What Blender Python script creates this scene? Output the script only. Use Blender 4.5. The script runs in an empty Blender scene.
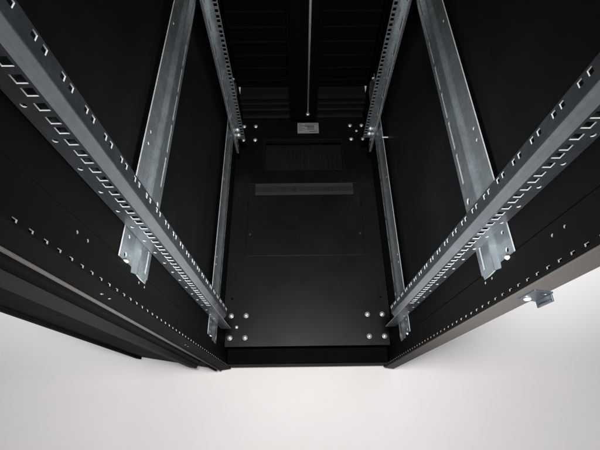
import bpy, bmesh, math, random
from mathutils import Matrix, Vector
random.seed(7)
SC = bpy.context.scene
COL = SC.collection

# ------------------------------------------------------------------ materials
def new_mat(name):
    m = bpy.data.materials.new(name); m.use_nodes = True
    nt = m.node_tree
    return m, nt, nt.nodes['Principled BSDF']

def link(nt, a, b): nt.links.new(a, b)

def noise(nt, coord, scale, detail=3.0, rough=.55):
    n = nt.nodes.new('ShaderNodeTexNoise'); n.inputs['Scale'].default_value = scale
    n.inputs['Detail'].default_value = detail; n.inputs['Roughness'].default_value = rough
    link(nt, coord, n.inputs['Vector']); return n

def ramp(nt, fac, stops):
    r = nt.nodes.new('ShaderNodeValToRGB')
    el = r.color_ramp.elements
    el[0].position, el[0].color = stops[0]; el[1].position, el[1].color = stops[-1]
    for p, c in stops[1:-1]:
        e = el.new(p); e.color = c
    link(nt, fac, r.inputs['Fac']); return r

def g(v): return (v, v, v, 1)

def steel_mat(name, base, r_lo, r_hi, spangle=260.0, metal=1.0, along=(420, 420, 7)):
    """galvanised sheet: spangle of slightly different grains, soft blotches and fine scratches"""
    m, nt, b = new_mat(name)
    tc = nt.nodes.new('ShaderNodeTexCoord'); co = tc.outputs['Object']
    v = nt.nodes.new('ShaderNodeTexVoronoi'); v.inputs['Scale'].default_value = spangle
    link(nt, co, v.inputs['Vector'])
    n = noise(nt, co, 34, 4)
    sm = nt.nodes.new('ShaderNodeMapping'); sm.inputs['Scale'].default_value = along
    link(nt, co, sm.inputs['Vector'])
    s = noise(nt, sm.outputs['Vector'], 1.0, 2)
    mx = nt.nodes.new('ShaderNodeMix'); mx.data_type = 'FLOAT'; mx.inputs['Factor'].default_value = .72
    link(nt, v.outputs['Color'], mx.inputs['A']); link(nt, n.outputs['Fac'], mx.inputs['B'])
    mx2 = nt.nodes.new('ShaderNodeMix'); mx2.data_type = 'FLOAT'; mx2.inputs['Factor'].default_value = .42
    link(nt, mx.outputs['Result'], mx2.inputs['A']); link(nt, s.outputs['Fac'], mx2.inputs['B'])
    blot = noise(nt, co, 9.0, 5, .62)
    mx3 = nt.nodes.new('ShaderNodeMix'); mx3.data_type = 'FLOAT'; mx3.inputs['Factor'].default_value = .40
    link(nt, mx2.outputs['Result'], mx3.inputs['A']); link(nt, blot.outputs['Fac'], mx3.inputs['B']); mx2 = mx3
    lo = tuple(c * .78 for c in base) + (1,); hi = tuple(min(1, c * 1.12) for c in base) + (1,)
    r = ramp(nt, mx2.outputs['Result'], [(.36, lo), (.64, hi)])
    link(nt, r.outputs['Color'], b.inputs['Base Color'])
    rr = ramp(nt, mx2.outputs['Result'], [(.32, g(r_lo)), (.68, g(r_hi))])
    link(nt, rr.outputs['Color'], b.inputs['Roughness'])
    b.inputs['Metallic'].default_value = metal
    bp = nt.nodes.new('ShaderNodeBump'); bp.inputs['Strength'].default_value = .04
    bp.inputs['Distance'].default_value = .0003
    link(nt, s.outputs['Fac'], bp.inputs['Height']); link(nt, bp.outputs['Normal'], b.inputs['Normal'])
    return m

def paint_mat(name, base, rough, spread=.08, bump=.25, scuff=True, spec=.28):
    """powder-coated sheet: fine orange peel, uneven gloss, a little dust"""
    m, nt, b = new_mat(name)
    tc = nt.nodes.new('ShaderNodeTexCoord'); co = tc.outputs['Object']
    big = noise(nt, co, 5.0, 6, .65); fine = noise(nt, co, 1400.0, 2)
    b.inputs['Specular IOR Level'].default_value = spec
    rr = ramp(nt, big.outputs['Fac'], [(.3, g(rough - spread)), (.7, g(rough + spread))])
    link(nt, rr.outputs['Color'], b.inputs['Roughness'])
    if scuff:
        d = noise(nt, co, 260.0, 6, .75)
        dr = ramp(nt, d.outputs['Fac'], [(.0, tuple(c * .9 for c in base) + (1,)), (.62, tuple(base) + (1,)),
                                         (.80, tuple(min(1, c * 2.2 + .0012) for c in base) + (1,))])
        link(nt, dr.outputs['Color'], b.inputs['Base Color'])
    else:
        b.inputs['Base Color'].default_value = tuple(base) + (1,)
    bp = nt.nodes.new('ShaderNodeBump'); bp.inputs['Strength'].default_value = bump
    bp.inputs['Distance'].default_value = .0003
    link(nt, fine.outputs['Fac'], bp.inputs['Height']); link(nt, bp.outputs['Normal'], b.inputs['Normal'])
    return m

STEEL = steel_mat('galvanised_steel', (.250, .270, .292), .17, .31, 170, .95)
STEEL_BAR = steel_mat('galvanised_bar_steel', (.50, .56, .59), .20, .32, 120, .93, (420, 7, 420))
LITCUT = steel_mat('highlit_cut_edge', (.30, .31, .32), .30, .42, 400, .35)  # cut steel edges, lightened to paint a highlight along them
LITBARCUT = steel_mat('highlit_bar_edge', (.27, .28, .29), .32, .42, 400, .4)  # bar edges, the same painted highlight but duller
LITSLOT = steel_mat('lit_slot_edge', (.16, .152, .145), .35, .5, 400, .4)  # post slot edges, coloured paler to imitate light catching them
ZINC = steel_mat('bright_zinc', (.86, .86, .84), .30, .44, 500, .72)
COPPER = steel_mat('yellow_zinc', (.80, .70, .60), .34, .5, 500, .6)
BLACK = paint_mat('black_powder_coat', (.0016, .0016, .0017), .78, spec=.03)
FLOORB = paint_mat('black_base_paint', (.0027, .0028, .0029), .42, spec=.19)
SIDEB = paint_mat('black_side_paint', (.0016, .0017, .0018), .52, spec=.15)
FRAMEB = paint_mat('black_frame_paint', (.0018, .00175, .0017), .70, spec=.04)
DARKZINC = steel_mat('dark_zinc', (.13, .15, .17), .28, .42, 300, .9)
SHEEN_SCREW_GREY = paint_mat('sheen_and_screw_grey', (.032, .0285, .0262), .75, .05, .6, spec=.2)  # grey-brown painting sheen on the post fronts; also colours the dull screws
RIB = paint_mat('dark_grey_rib', (.0055, .0051, .0048), .75, spec=.08)
RIDGE = paint_mat('black_ridge_paint', (.0062, .0060, .0058), .6, spec=.1)
BRUSH = paint_mat('brush_bristle', (.020, .0187, .0182), .75, .05, .9)
VOID = paint_mat('black_rubber', (.0040, .0045, .0048), .55, spec=.2)
HAIR = paint_mat('black_bristle', (.0045, .0051, .0051), .6, spec=.25)
m, nt, b = new_mat('white_studio_floor')
tc = nt.nodes.new('ShaderNodeTexCoord'); n = noise(nt, tc.outputs['Object'], 3.0, 6, .6)
r = ramp(nt, n.outputs['Fac'], [(.3, (.80, .765, .76, 1)), (.7, (.84, .80, .795, 1))])
link(nt, r.outputs['Color'], b.inputs['Base Color']); b.inputs['Roughness'].default_value = .55
WHITE = m
m, nt, b = new_mat('silver_sticker')
tc = nt.nodes.new('ShaderNodeTexCoord'); n = noise(nt, tc.outputs['Object'], 160, 4)
r = ramp(nt, n.outputs['Fac'], [(.3, (.16, .165, .17, 1)), (.7, (.22, .225, .23, 1))])
link(nt, r.outputs['Color'], b.inputs['Base Color']); b.inputs['Roughness'].default_value = .45
STICKER = m
m, nt, b = new_mat('sticker_ink'); b.inputs['Base Color'].default_value = (.02, .02, .022, 1); b.inputs['Roughness'].default_value = .6
INK = m

# ------------------------------------------------------------------ mesh helpers
class MB:
    def __init__(s): s.v = []; s.f = []; s.cut = set(); s.rim = True
    def poly(s, pts, flip=False):
        i = len(s.v); s.v += [tuple(p) for p in pts]
        ids = list(range(i, i + len(pts)))
        s.f.append(ids[::-1] if flip else ids)
    def box(s, x0, x1, y0, y1, z0, z1, fn=None):
        P = [(x, y, z) for z in (z0, z1) for y in (y0, y1) for x in (x0, x1)]
        if fn: P = [fn(*p) for p in P]
        i = len(s.v); s.v += P
        for q in ((0, 2, 3, 1), (4, 5, 7, 6), (0, 1, 5, 4), (2, 6, 7, 3), (0, 4, 6, 2), (1, 3, 7, 5)):
            s.f.append([i + k for k in q])
    def prism(s, pts, a0, a1, fn):
        """closed 2-D outline pts extruded from a0 to a1; fn(p, q, a) -> xyz"""
        n = len(pts); i = len(s.v)
        s.v += [fn(p, q, a0) for p, q in pts] + [fn(p, q, a1) for p, q in pts]
        for k in range(n):
            s.f.append([i + k, i + (k + 1) % n, i + n + (k + 1) % n, i + n + k])
        s.f.append([i + k for k in range(n)][::-1]); s.f.append([i + n + k for k in range(n)])
    def sheet(s, u0, u1, v0, v1, holes, th, fn):
        """flat sheet of thickness th with rectangular ('r',u0,u1,v0,v1) and round ('c',u,v,rad) holes; fn(u,v,n)->xyz"""
        U = {round(u0, 6), round(u1, 6)}; V = {round(v0, 6), round(v1, 6)}; B = []
        for h in holes:
            bx = h[1:5] if h[0] == 'r' else (h[1] - h[3] * 1.15, h[1] + h[3] * 1.15, h[2] - h[3] * 1.15, h[2] + h[3] * 1.15)
            bx = (max(bx[0], u0), min(bx[1], u1), max(bx[2], v0), min(bx[3], v1))
            if bx[1] <= bx[0] or bx[3] <= bx[2]: continue
            bx = tuple(round(q, 6) for q in bx)
            U |= {bx[0], bx[1]}; V |= {bx[2], bx[3]}; B.append((h, bx))
        U = sorted(U); V = sorted(V); nu, nv = len(U) - 1, len(V) - 1
        st = [[0] * nv for _ in range(nu)]
        for h, bx in B:
            ia, ib = U.index(bx[0]), U.index(bx[1]); ja, jb = V.index(bx[2]), V.index(bx[3])
            for i in range(ia, ib):
                for j in range(ja, jb): st[i][j] = 1 if h[0] == 'r' else 2
        idx = {}
        def vid(u, v, n):
            k = (u, v, n)
            if k not in idx: idx[k] = len(s.v); s.v.append(fn(u, v, n))
            return idx[k]
        def at(i, j):
            return 1 if i < 0 or j < 0 or i >= nu or j >= nv else st[i][j]
        for i in range(nu):
            for j in range(nv):
                if st[i][j]: continue
                a, b_, c, d = U[i], U[i + 1], V[j], V[j + 1]
                s.f.append([vid(a, c, 0), vid(b_, c, 0), vid(b_, d, 0), vid(a, d, 0)])
                s.f.append([vid(a, c, th), vid(a, d, th), vid(b_, d, th), vid(b_, c, th)])
                for (di, dj, p, q) in ((-1, 0, (a, c), (a, d)), (1, 0, (b_, d), (b_, c)), (0, -1, (b_, c), (a, c)), (0, 1, (a, d), (b_, d))):
                    if at(i + di, j + dj) == 1:
                        if s.rim or (0 <= i + di < nu and 0 <= j + dj < nv): s.cut.add(len(s.f))
                        s.f.append([vid(*p, 0), vid(*q, 0), vid(*q, th), vid(*p, th)])
        for h, bx in B:
            if h[0] != 'c': continue
            cu, cv, rr = h[1:4]; N = 16; ring = []; out = []
            for k in range(N):
                a = 2 * math.pi * k / N; ca, sa = math.cos(a), math.sin(a)
                t = 1 / max(abs(ca), abs(sa)) * 1.15 * rr
                ring.append((cu + rr * ca, cv + rr * sa))
                out.append((min(max(cu + t * ca, bx[0]), bx[1]), min(max(cv + t * sa, bx[2]), bx[3])))
            for k in range(N):
                l = (k + 1) % N
                for n in (0, th):
                    self_ids = [vid(*out[k], n), vid(*out[l], n), vid(*ring[l], n), vid(*ring[k], n)]
                    s.f.append(self_ids if n == 0 else self_ids[::-1])
                s.cut.add(len(s.f)); s.f.append([vid(*ring[k], 0), vid(*ring[l], 0), vid(*ring[l], th), vid(*ring[k], th)])
    def tube(s, p0, p1, r, seg=14):
        p0, p1 = Vector(p0), Vector(p1); d = (p1 - p0).normalized()
        a = d.orthogonal().normalized(); b = d.cross(a); i = len(s.v)
        for p in (p0, p1):
            for k in range(seg):
                t = 2 * math.pi * k / seg; s.v.append(tuple(p + a * r * math.cos(t) + b * r * math.sin(t)))
        for k in range(seg):
            l = (k + 1) % seg; s.f.append([i + k, i + l, i + seg + l, i + seg + k])
        s.f.append([i + k for k in range(seg)][::-1]); s.f.append([i + seg + k for k in range(seg)])
    def lathe(s, prof, seg=18):
        """profile of (radius, height) about local z"""
        i = len(s.v); n = len(prof)
        for (r_, z_) in prof:
            for k in range(seg):
                t = 2 * math.pi * k / seg; s.v.append((r_ * math.cos(t), r_ * math.sin(t), z_))
        for j in range(n - 1):
            for k in range(seg):
                l = (k + 1) % seg
                s.f.append([i + j * seg + k, i + j * seg + l, i + (j + 1) * seg + l, i + (j + 1) * seg + k])
        s.f.append([i + (n - 1) * seg + k for k in range(seg)]); s.f.append([i + k for k in range(seg)][::-1])
    def mesh(s, name, mat):
        me = bpy.data.meshes.new(name); me.from_pydata(s.v, [], s.f); me.materials.append(mat)
        cut = {STEEL: LITCUT, STEEL_BAR: LITBARCUT, FRAMEB: LITSLOT}.get(mat)
        if cut and s.cut:
            me.materials.append(cut)
            for k in s.cut: me.polygons[k].material_index = 1
        bm = bmesh.new(); bm.from_mesh(me); bmesh.ops.recalc_face_normals(bm, faces=bm.faces[:]); bm.to_mesh(me); bm.free()
        return me
    def build(s, name, mat, parent=None, bevel=0, smooth=False):
        o = bpy.data.objects.new(name, s.mesh(name, mat)); COL.objects.link(o)
        if smooth:
            for p in o.data.polygons: p.use_smooth = True
        if parent: adopt(o, parent)
        if bevel:
            md = o.modifiers.new('bevel', 'BEVEL'); md.width = bevel; md.segments = 2; md.limit_method = 'ANGLE'
        return o

BASE = Vector((0, .69, -.122))
def adopt(o, parent):
    o.parent = parent
    o.matrix_parent_inverse = Matrix.Translation(-BASE) if parent is rack else Matrix.Identity(4)

# ------------------------------------------------------------------ the floor it stands on
fl = MB(); fl.box(-14, 14, -14, 14, -.19, -.122)
floor = fl.build('floor', WHITE); floor['kind'] = 'structure'

# ------------------------------------------------------------------ the rack
rack = bpy.data.objects.new('server_rack', None); COL.objects.link(rack); rack.location = BASE
rack.empty_display_size = .3
rack['label'] = 'tall black server rack with galvanised rails, looked down into through its open front'
rack['category'] = 'server rack'

TOP = 1.98
U = .04445
SIDES = (-1, 1)

# base panel: one sheet with the cable opening cut through it
OP = (-.166, .166, .910, 1.064)
bs = MB()
bs.sheet(-.285, .285, .2045, 1.183, [('r',) + OP], .002, lambda u, v, n: (u, v, -n))
bs.box(-.285, .285, .2045, .2063, -.045, -.0021)
base_panel = bs.build('base_panel', FLOORB, rack)

# pan beneath the opening, with a hemmed lip around it
pn = MB()
pn.box(-.190, .190, .89, 1.085, -.062, -.060)
pn.box(-.190, .190, .888, .890, -.062, -.003); pn.box(-.190, .190, 1.085, 1.087, -.062, -.003)
pn.box(-.192, -.190, .888, 1.087, -.062, -.003); pn.box(.190, .192, .888, 1.087, -.062, -.003)
pn.build('cable_tray', VOID, base_panel)
lp = MB()
lp.box(-.168, .168, 1.0615, 1.0660, -.018, .0042)
lp.box(-.168, .168, .9085, .9115, -.018, .0008)
lp.box(-.168, -.1645, .9115, 1.0625, -.018, .0010); lp.box(.1645, .168, .9115, 1.0625, -.018, .0010)
lp.build('opening_rim', RIDGE, base_panel, .0006)
# bristles hanging across the opening
br = MB()
x = -.163
while x < .163:
    w = random.uniform(.0012, .0026)
    y1 = 1.03 + random.uniform(-.022, .022)
    zt = -.010 - random.uniform(0, .007); br.box(x, x + w * random.uniform(.45, .85), .9125, y1, zt - .002, zt)
    x += w
br.build('brush_curtain', HAIR, base_panel)

# loose cover plate in front of the brush strip
cp = MB()
cp.sheet(-.222, .222, .5245, .784, [], .0030, lambda u, v, n: (u, v, .0036 - n))
cover = cp.build('cover_plate', FLOORB, base_panel, .0010)
ap = MB()
ap.sheet(-.222, .222, .8405, .9070, [], .0014, lambda u, v, n: (u, v, .0022 - n))
ap.build('filler_plate', FLOORB, base_panel, .0005)

# brush strip: two alloy carriers and the bristles between them
bsx = MB(); bsx.box(-.197, .197, .7855, .8005, .0003, .0052); bsx.box(-.197, .197, .8245, .8390, .0003, .0052)
brush = bsx.build('brush_strip', BRUSH, base_panel, .0008)
bb = MB(); x = -.1965
while x < .1965:
    w = random.uniform(.0011, .0022)
    bb.box(x, x + w * .74, .8003, .8247, .0012, .0024 + random.uniform(0, .0030)); x += w * random.choice((1, 1, 1.35))
bb.build('bristles', BRUSH, brush)

# rating sticker with rows of small print
st = MB(); st.box(-.024, .0690, 1.1005, 1.1590, .0003, .0010)
sticker = st.build('rating_sticker', STICKER, base_panel)
ik = MB()
def print_row(x0, x1, y, h):
    xx = x0
    while xx < x1:
        w = random.uniform(.0015, .0050); ik.box(xx, min(xx + w, x1), y, y + h, .0009, .0013); xx += w + random.uniform(.0006, .0016)
print_row(-.019, -.004, 1.1500, .0030); print_row(.008, .062, 1.1500, .0026)
print_row(-.019, .002, 1.1420, .0022); print_row(.006, .050, 1.1380, .0066)
print_row(-.019, -.002, 1.1340, .0022); print_row(.020, .048, 1.1300, .0062)
print_row(-.019, .010, 1.1255, .0022); print_row(.018, .050, 1.1215, .0050)
print_row(-.019, .004, 1.1165, .0020); print_row(.028, .062, 1.1080, .0046)
ik.build('small_print', INK, sticker)

# fasteners: one mesh of each kind, copied
def bolt_mesh():
    mb = MB()
    mb.lathe([(.0085, 0), (.0085, .0012), (.0079, .0016), (.0062, .0017), (.0062, .0030), (.0056, .0044), (.0040, .0054), (.0018, .0059), (.0004, .0060)], 20)
    return mb
def screw_mesh(r, h):
    mb = MB(); mb.lathe([(r, 0), (r, h * .35), (r * .86, h * .75), (r * .5, h), (r * .1, h * 1.05)], 14); return mb
def put(me, name, loc, parent, rot=(0, 0, 0), mat=None):
    o = bpy.data.objects.new(name, me); COL.objects.link(o); adopt(o, parent)
    o.location = loc; o.rotation_euler = rot
    return o
bolt = bolt_mesh().mesh('bolt', ZINC)
screw = screw_mesh(.0048, .0026).mesh('screw', STEEL)
small = screw_mesh(.0040, .0022).mesh('screw', FRAMEB)
cop = screw_mesh(.0058, .0040).mesh('screw', COPPER)
dim = screw_mesh(.0046, .0024).mesh('screw', SHEEN_SCREW_GREY)
barscrew = screw_mesh(.0050, .0030).mesh('screw', ZINC)
for me in (bolt, screw, small, cop, barscrew, dim):
    for p in me.polygons: p.use_smooth = True
for sx in SIDES:
    for xx in (.2082, .2590):
        for yy in (.2330, .3065, 1.0670, 1.1425):
            put(bolt, 'bolt', (sx * xx, yy, .0001), base_panel, (0, 0, random.uniform(0, 3)))
    put(dim, 'screw', (sx * .1270, .2312, .0001), base_panel)
    put(small, 'screw', (sx * .2590, .3660, .0001), base_panel)
    put(dim, 'screw', (sx * .2085, .6130, .0037), cover)
    put(small, 'screw', (sx * .1378, .8570, .0024), base_panel)
    put(small, 'screw', (sx * .1378, .8990, .0024), base_panel)
    put(small, 'screw', (sx * .222, .745, .0037), cover)
put(cop, 'screw', (-.2382, .2680, .0001), base_panel)
put(cop, 'screw', (.2342, 1.1110, .0001), base_panel)

# front beam under the door opening and the plinth
fb = MB()
fb.prism([(.150, -.098), (.150, -.012), (.1535, -.0085), (.1975, -.0085), (.2005, -.0120), (.2005, -.098)], -.264, .264, lambda p, q, a: (a, p, q))
fb.build('front_beam', FRAMEB, rack, .0008)
pl = MB()
pl.box(-.285, .285, .215, 1.18, -.098, -.070)
pl.build('plinth', BLACK, rack, .001)

# rear beam: stepped, two ribs
rb = MB()
rb.prism([(1.1845, -.09), (1.1845, .006), (1.1800, .008), (1.1800, .0125), (1.1870, .0150), (1.1960, .0155), (1.1960, .040), (1.1900, .0425), (1.1900, .0475),
          (1.1980, .050), (1.1980, .0740), (1.1920, .0760), (1.1920, .0810), (1.2000, .0830), (1.2000, .1040), (1.1940, .1060), (1.1940, .1115), (1.2080, .1140),
          (1.2640, .1140), (1.2640, -.09)], -.266, .266, lambda p, q, a: (a, p, q))
rb.build('rear_beam', RIDGE, rack)

# rear door: pressed sheet with horizontal ribs, lock rod in a guide channel
rd = MB()
prof = [(1.262, .118)]
z = .118
while z < TOP - .12:
    prof += [(1.252, z + .004), (1.252, z + .030), (1.249, z + .034), (1.249, z + .041), (1.252, z + .045)]
    z += .060
back = [(1.268, prof[-1][1]), (1.268, .118)]
rd.prism(prof + back, -.299, .299, lambda p, q, a: (a, p, q))
rear_door = rd.build('rear_door', FRAMEB, rack)
gc = MB()
gc.prism([(-.056, 1.1785), (-.056, 1.152), (-.051, 1.152), (-.051, 1.1755), (.001, 1.1755), (.001, 1.155), (.008, 1.155), (.008, 1.1755), (.053, 1.1755), (.053, 1.152), (.060, 1.152), (.060, 1.1785)],
         .052, 1.2, lambda p, q, a: (p, q, a))
gc.build('rod_channel', FRAMEB, rear_door)
lb = MB(); lb.box(-.052, .058, 1.150, 1.1750, .030, .047)
lb.build('lock_block', BLACK, rear_door, .002)
lr = MB(); lr.tube((.021, 1.162, .050), (.021, 1.162, 1.10), .0045); lr.tube((.021, 1.162, .0486), (.021, 1.162, .056), .0075)
lr.build('lock_rod', ZINC, rear_door, 0, True)

# ------------------------------------------------------------------ corner posts
def post_holes():
    h = []; zz = .8164 - 41 * .0222
    while zz < TOP - .02:
        if zz > -.05: h.append(('r', .1487, .1520, zz - .0034, zz + .0034))
        zz += .0222
    return h
front_posts = {}
for sx in SIDES:
    p = MB(); p.rim = False
    # inner face with the row of small slots along its front edge
    hl = post_holes() + [('c', .181, q, .0022) for q in (.7515, .7290, .905, .928, 1.05, 1.073)]
    p.sheet(.1465, .1925, -.098, TOP, hl, .0018, lambda u, v, n, sx=sx: (sx * (.2653 + (u - .1465) * .04 + n), u, v))
    # front face
    fh = [('c', .2822, q, .0022) for q in (.8195, .7972, .42, .398, 1.24, 1.22)]
    p.sheet(.2653, .3000, -.098, TOP, fh, .0018, lambda u, v, n, sx=sx: (sx * u, .1465 - (u - .2653) * .153 + n, v))
    # hollow behind and returns
    p.box(.2672, .2760, .1925, .1943, -.098, TOP, lambda x, y, z, sx=sx: (sx * x, y, z))
    p.box(.2742, .2760, .1944, .2500, -.098, TOP, lambda x, y, z, sx=sx: (sx * x, y, z))
    p.box(.2761, .2985, .2482, .2500, -.098, TOP, lambda x, y, z, sx=sx: (sx * x, y, z))
    p.box(.2982, .3000, .1434, .2500, -.098, TOP, lambda x, y, z, sx=sx: (sx * x, y, z))
    front_posts[sx] = p.build('front_post', FRAMEB, rack)
    q = MB()
    q.prism([(.2760, 1.14), (.2760, 1.198), (.2700, 1.198), (.2700, 1.240), (.3000, 1.240), (.3000, 1.14)], -.098, TOP, lambda a, b_, c, sx=sx: (sx * a, b_, c))
    q.build('rear_post', FRAMEB, rack, .0008)
    # side panel, a flat tray set between the posts
    s = MB()
    s.box(.2870, .2885, .2505, 1.1395, -.02, TOP - .02, lambda x, y, z, sx=sx: (sx * x, y, z))
    s.box(.2890, .2980, .2515, 1.1385, -.02, TOP - .02, lambda x, y, z, sx=sx: (sx * x, y, z))
    sp = s.build('side_panel', SIDEB, rack)
    if sx > 0:
        c = MB(); c.box(.2660, .2868, .8480, .8520, .2700, .2735)
        c.build('panel_clip', COPPER, sp, .0008)

# added strips on the post fronts, sheen painted into their grey
def post_front(x, y, z): return (x, .1465 - (abs(x) - .2653) * .153 + y, z)
sl = MB(); sl.box(.2690, .2992, -.0026, -.0002, -.096, TOP - .005, post_front); sl.build('post_sheen_strip', SHEEN_SCREW_GREY, front_posts[1], .0008)
sl = MB(); sl.box(-.3010, -.2968, -.0030, -.0002, -.096, TOP - .005, post_front); sl.build('post_sheen_strip', SHEEN_SCREW_GREY, front_posts[-1], .0008)

# lock keeper on the right post
k = MB(); k.rim = False
k.sheet(.2790, .3020, .783, .825, [('c', .2955, .818, .0030)], .0022, lambda u, v, n: (u, .1396 + n - (u - .2790) * .153, v))
k.box(.3000, .3020, .1265, .1360, .786, .822)
k.box(.2960, .2999, .1265, .1283, .794, .822)
keeper = k.build('lock_keeper', DARKZINC, front_posts[1], .0006)
put(barscrew, 'screw', (.2862, .1384, .7925), keeper, (math.radians(90), 0, 0))

# ------------------------------------------------------------------ depth bars, two walls and a step between them
def depth_bar(sx, dz):
    Y0, Y1 = .1862, 1.165
    mb = MB()
    X = lambda x: sx * x
    ho = [('c', .2050, .8055, .0037), ('c', .232, .8055, .0030), ('c', .40, .807, .003), ('c', .424, .807, .003), ('c', .70, .807, .003), ('c', .96, .807, .003), ('c', 1.14, .807, .0037)]
    mb.sheet(Y0, Y1, .788, .8195, ho, .002, lambda u, v, n: (X(.268 + (v - .788) * .07 + n), u, v + dz))
    # small roll at the fold, then the sloping step
    fold = [(.2680, .788), (.2676, .7855), (.2666, .7835), (.2630, .7775), (.2619, .7755), (.2615, .7730)]
    for (a, b_), (c, d) in zip(fold[:-1], fold[1:]):
        mb.poly([(X(a), Y0, b_ + dz), (X(a), Y1, b_ + dz), (X(c), Y1, d + dz), (X(c), Y0, d + dz)])
        mb.poly([(X(a + .002), Y0, b_ + dz), (X(a + .002), Y1, b_ + dz), (X(c + .002), Y1, d + dz), (X(c + .002), Y0, d + dz)])
        mb.poly([(X(a), Y0, b_ + dz), (X(c), Y0, d + dz), (X(c + .002), Y0, d + dz), (X(a + .002), Y0, b_ + dz)])
    hi = [('r', .2000, .2370, .7345, .7415)]
    hi.append(('c', .3224, .7385, .0062))
    yy = .3600
    while yy < 1.08:
        hi.append(('r', yy, yy + .0630, .7345, .7412)); yy += .0757
    mb.sheet(Y0, Y1, .7205, .7730, hi, .0025, lambda u, v, n: (X(.2615 + (.773 - v) * .12 + n), u, v + dz))
    roll = [(.2678, .7205), (.2684, .7190), (.2698, .7182), (.2780, .7182)]
    for (a, b_), (c, d) in zip(roll[:-1], roll[1:]):
        mb.poly([(X(a), Y0, b_ + dz), (X(a), Y1, b_ + dz), (X(c), Y1, d + dz), (X(c), Y0, d + dz)])
    o = mb.build('depth_bar', STEEL_BAR, rack)
    for (y, z) in ((.1935, .8060), (1.155, .8060)):
        put(barscrew, 'screw', (X(.2679), y, z + dz), o, (0, math.radians(-90 * sx), random.uniform(0, 2)))
    return o
for sx in SIDES:
    for dz in (-.555, 0, .555, 1.10):
        depth_bar(sx, dz)

# ------------------------------------------------------------------ 19-inch mounting rails
Z0, Z1 = .184, 1.93
def square_holes(zmin, zmax, u, w, h):
    out = []; z0 = .9188 - 18 * U
    while z0 < zmax:
        for d in (0, .015875, .03175):
            if zmin < z0 + d < zmax: out.append(('r', u - w / 2, u + w / 2, z0 + d - h / 2, z0 + d + h / 2))
        z0 += U
    return out
for sx in SIDES:
    X = lambda x, sx=sx: sx * x
    mb = MB()
    hl = square_holes(.432, Z1 - .02, .2328, .0095, .0088)
    zz = .9370 - 16 * U
    dots = []
    while zz < Z1 - .02:
        if zz > .30: dots.append(('c', .2465, zz, .0026))
        zz += U
    # flange in two strips so that each keeps its own rhythm of holes
    mb.sheet(.2250, .2415, Z0, Z1, hl, .002, lambda u, v, n: (X(u), .2265 + n * .75, v))
    mb.sheet(.2415, .2530, Z0, Z1, dots, .002, lambda u, v, n: (X(u), .2265 + n * .75, v))
    # rolled edge and slanting web
    bend = [(.2250, .2265), (.2246, .2267), (.2242, .2271), (.2176, .2360), (.2172, .2367), (.2170, .2376)]
    for (a, b_), (c, d) in zip(bend[:-1], bend[1:]):
        mb.poly([(X(a), b_, .305), (X(a), b_, Z1), (X(c), d, Z1), (X(c), d, .305)])
        mb.poly([(X(a + .002), b_ + .001, .305), (X(a + .002), b_ + .001, Z1), (X(c + .002), d + .001, Z1), (X(c + .002), d + .001, .305)])
        mb.poly([(X(a), b_, .305), (X(c), d, .305), (X(c + .002), d + .001, .305), (X(a + .002), b_ + .001, .305)])
    ph = []; zc = .9204 - 16 * .0377
    while zc < Z1 - .02:
        if zc > .312:
            for d in (-.0063, .0063): ph.append(('r', .2475, .2538, zc + d - .0030, zc + d + .0030))
        zc += .0377
    mb.sheet(.2376, .2562, .305, Z1, ph, .002, lambda u, v, n: (X(.2170 + n * .75), u, v))
    # return at the outer edge that bolts to the depth bars
    mb.sheet(.2286, .2560, .24, Z1, [], .002, lambda u, v, n: (X(.2530 - n), u, v))
    rail = mb.build('mounting_rail', STEEL, rack)
    for dz in (-.555, 0, .555, 1.1):     # lug that ties the rail to the bar
        lg = MB(); lg.box(.2531, .2613, .240, .2425, .737 + dz if dz > -.5 else .19, .770 + dz, lambda x, y, z: (X(x), y, z))
        lg.build('rail_lug', STEEL, rail)
    rr = MB()
    rh = square_holes(.17, Z1 - .02, .2325, .0095, .0098)
    rr.sheet(.2250, .2530, .156, Z1, rh, .002, lambda u, v, n: (X(u), .9450 + n, v))
    rr.sheet(.9100, .9450, .113, Z1, [('c', .925, q, .003) for q in (.14, .19)] + [('r', .919, .931, .22 + .08 * q, .26 + .08 * q) for q in range(21)], .002, lambda u, v, n: (X(.2530 + n), u, v))
    rr.box(.2551, .2610, .9100, .9118, .113, Z1, lambda x, y, z: (X(x), y, z))
    rrail = rr.build('mounting_rail', STEEL_BAR, rack)
    for zz in (.176, .205, .735, .765):
        put(bolt, 'bolt', (X(.2465), .9449, zz), rrail, (math.radians(90), 0, 0))

# ------------------------------------------------------------------ front door, swung right round on its left hinges
th = math.radians(9.1)
H = (-.3035, .1388); D = (-math.cos(th), math.sin(th)); N = (-math.sin(th), -math.cos(th))
def dfn(t, n, z): return (H[0] + D[0] * t + N[0] * n, H[1] + D[1] * t + N[1] * n, z)
dm = MB()
dm.box(.004, .290, -.022, -.004, -.075, TOP - .02, dfn)
dm.box(.272, .290, -.0039, .004, -.075, TOP - .02, dfn)
dm.box(.004, .014, -.0039, .003, -.075, TOP - .02, dfn)
door = dm.build('front_door', BLACK, rack, .001)
sf = MB(); sf.prism([(.0600, -.0038), (.0640, .008), (.0900, .008), (.0940, -.0038)], -.03, TOP - .06, dfn)
sf.build('door_stiffener', RIB, door, .001)
for zz in (.1545, .314, .474, .634, .794, .954):
    put(screw, 'screw', dfn(.1236, -.0041, zz), door, (math.radians(90), 0, -th))
for zz in (.12, 1.72):
    hg = MB(); hg.tube((-.3060, .1400, zz), (-.3060, .1400, zz + .06), .005); hg.build('hinge', FRAMEB, door)

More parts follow.
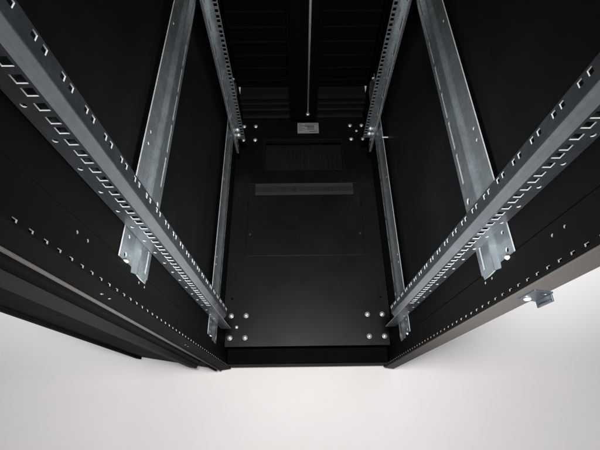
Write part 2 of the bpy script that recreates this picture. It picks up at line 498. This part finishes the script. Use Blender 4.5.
# levelling feet
ft = MB(); ft.lathe([(.022, 0), (.022, .006), (.017, .0095), (.006, .0105), (.006, .0235)], 20)
ftm = ft.mesh('levelling_foot', BLACK)
for fx in (-.270, .270):
    for fy in (.185, 1.18): put(ftm, 'levelling_foot', (fx, fy, -.122), rack)

# roof
rf = MB()
rf.box(-.300, .300, .145, 1.240, TOP + .0005, TOP + .045)
rf.build('roof', BLACK, rack, .002)

# ------------------------------------------------------------------ light
def area(name, loc, aim, sx, sy, power, col=(1, 1, 1)):
    l = bpy.data.lights.new(name, 'AREA'); l.shape = 'RECTANGLE'; l.size = sx; l.size_y = sy; l.energy = power; l.color = col
    o = bpy.data.objects.new(name, l); COL.objects.link(o); o.location = loc
    o.rotation_euler = (Vector(aim) - Vector(loc)).to_track_quat('-Z', 'Y').to_euler()
    return o
lamp = area('added_top_lamp', (0.0, .08, 1.90), (0, .50, .2), .16, .16, 9.0, (1, .99, .97)); lamp.data.spread = math.radians(95)  # added, unseen: lights base, bolts and hole edges from above
for sx in SIDES:
    area('added_bracket_lamp', (sx * .72, -.70, 1.50), (-sx * .27, .20, .68), .20, .20, 5.2, (.97, .99, 1)).data.spread = math.radians(30)  # added pair, out of view, brightening the depth bars' front ends
    area('softbox', (sx * 1.8, -1.1, 2.6), (sx * .9, 0, -.1), 1.2, 1.2, 1.6, (1, .985, .97))
w = bpy.data.worlds.new('World'); SC.world = w; w.use_nodes = True
bg = w.node_tree.nodes['Background']; bg.inputs['Color'].default_value = (.95, .97, 1, 1); bg.inputs['Strength'].default_value = .44

# ------------------------------------------------------------------ camera
cam = bpy.data.cameras.new('camera'); co = bpy.data.objects.new('camera', cam); COL.objects.link(co)
R = Matrix(((0.99992333, 0.01154572, -0.00447479), (-0.01232614, 0.89364513, -0.44860499), (-0.00118059, 0.44862576, 0.89371894)))
co.matrix_world = Matrix.Translation((-.0255, 0, 1.3)) @ R.to_4x4()
cam.sensor_fit = 'HORIZONTAL'; cam.sensor_width = 36; cam.lens = 378.504 / 600 * 36
cam.clip_start = .01; cam.clip_end = 100
SC.camera = co

SC.render.engine = 'CYCLES'
SC.view_settings.view_transform = 'Standard'; SC.view_settings.look = 'None'
SC.view_settings.exposure = 0; SC.view_settings.gamma = 1
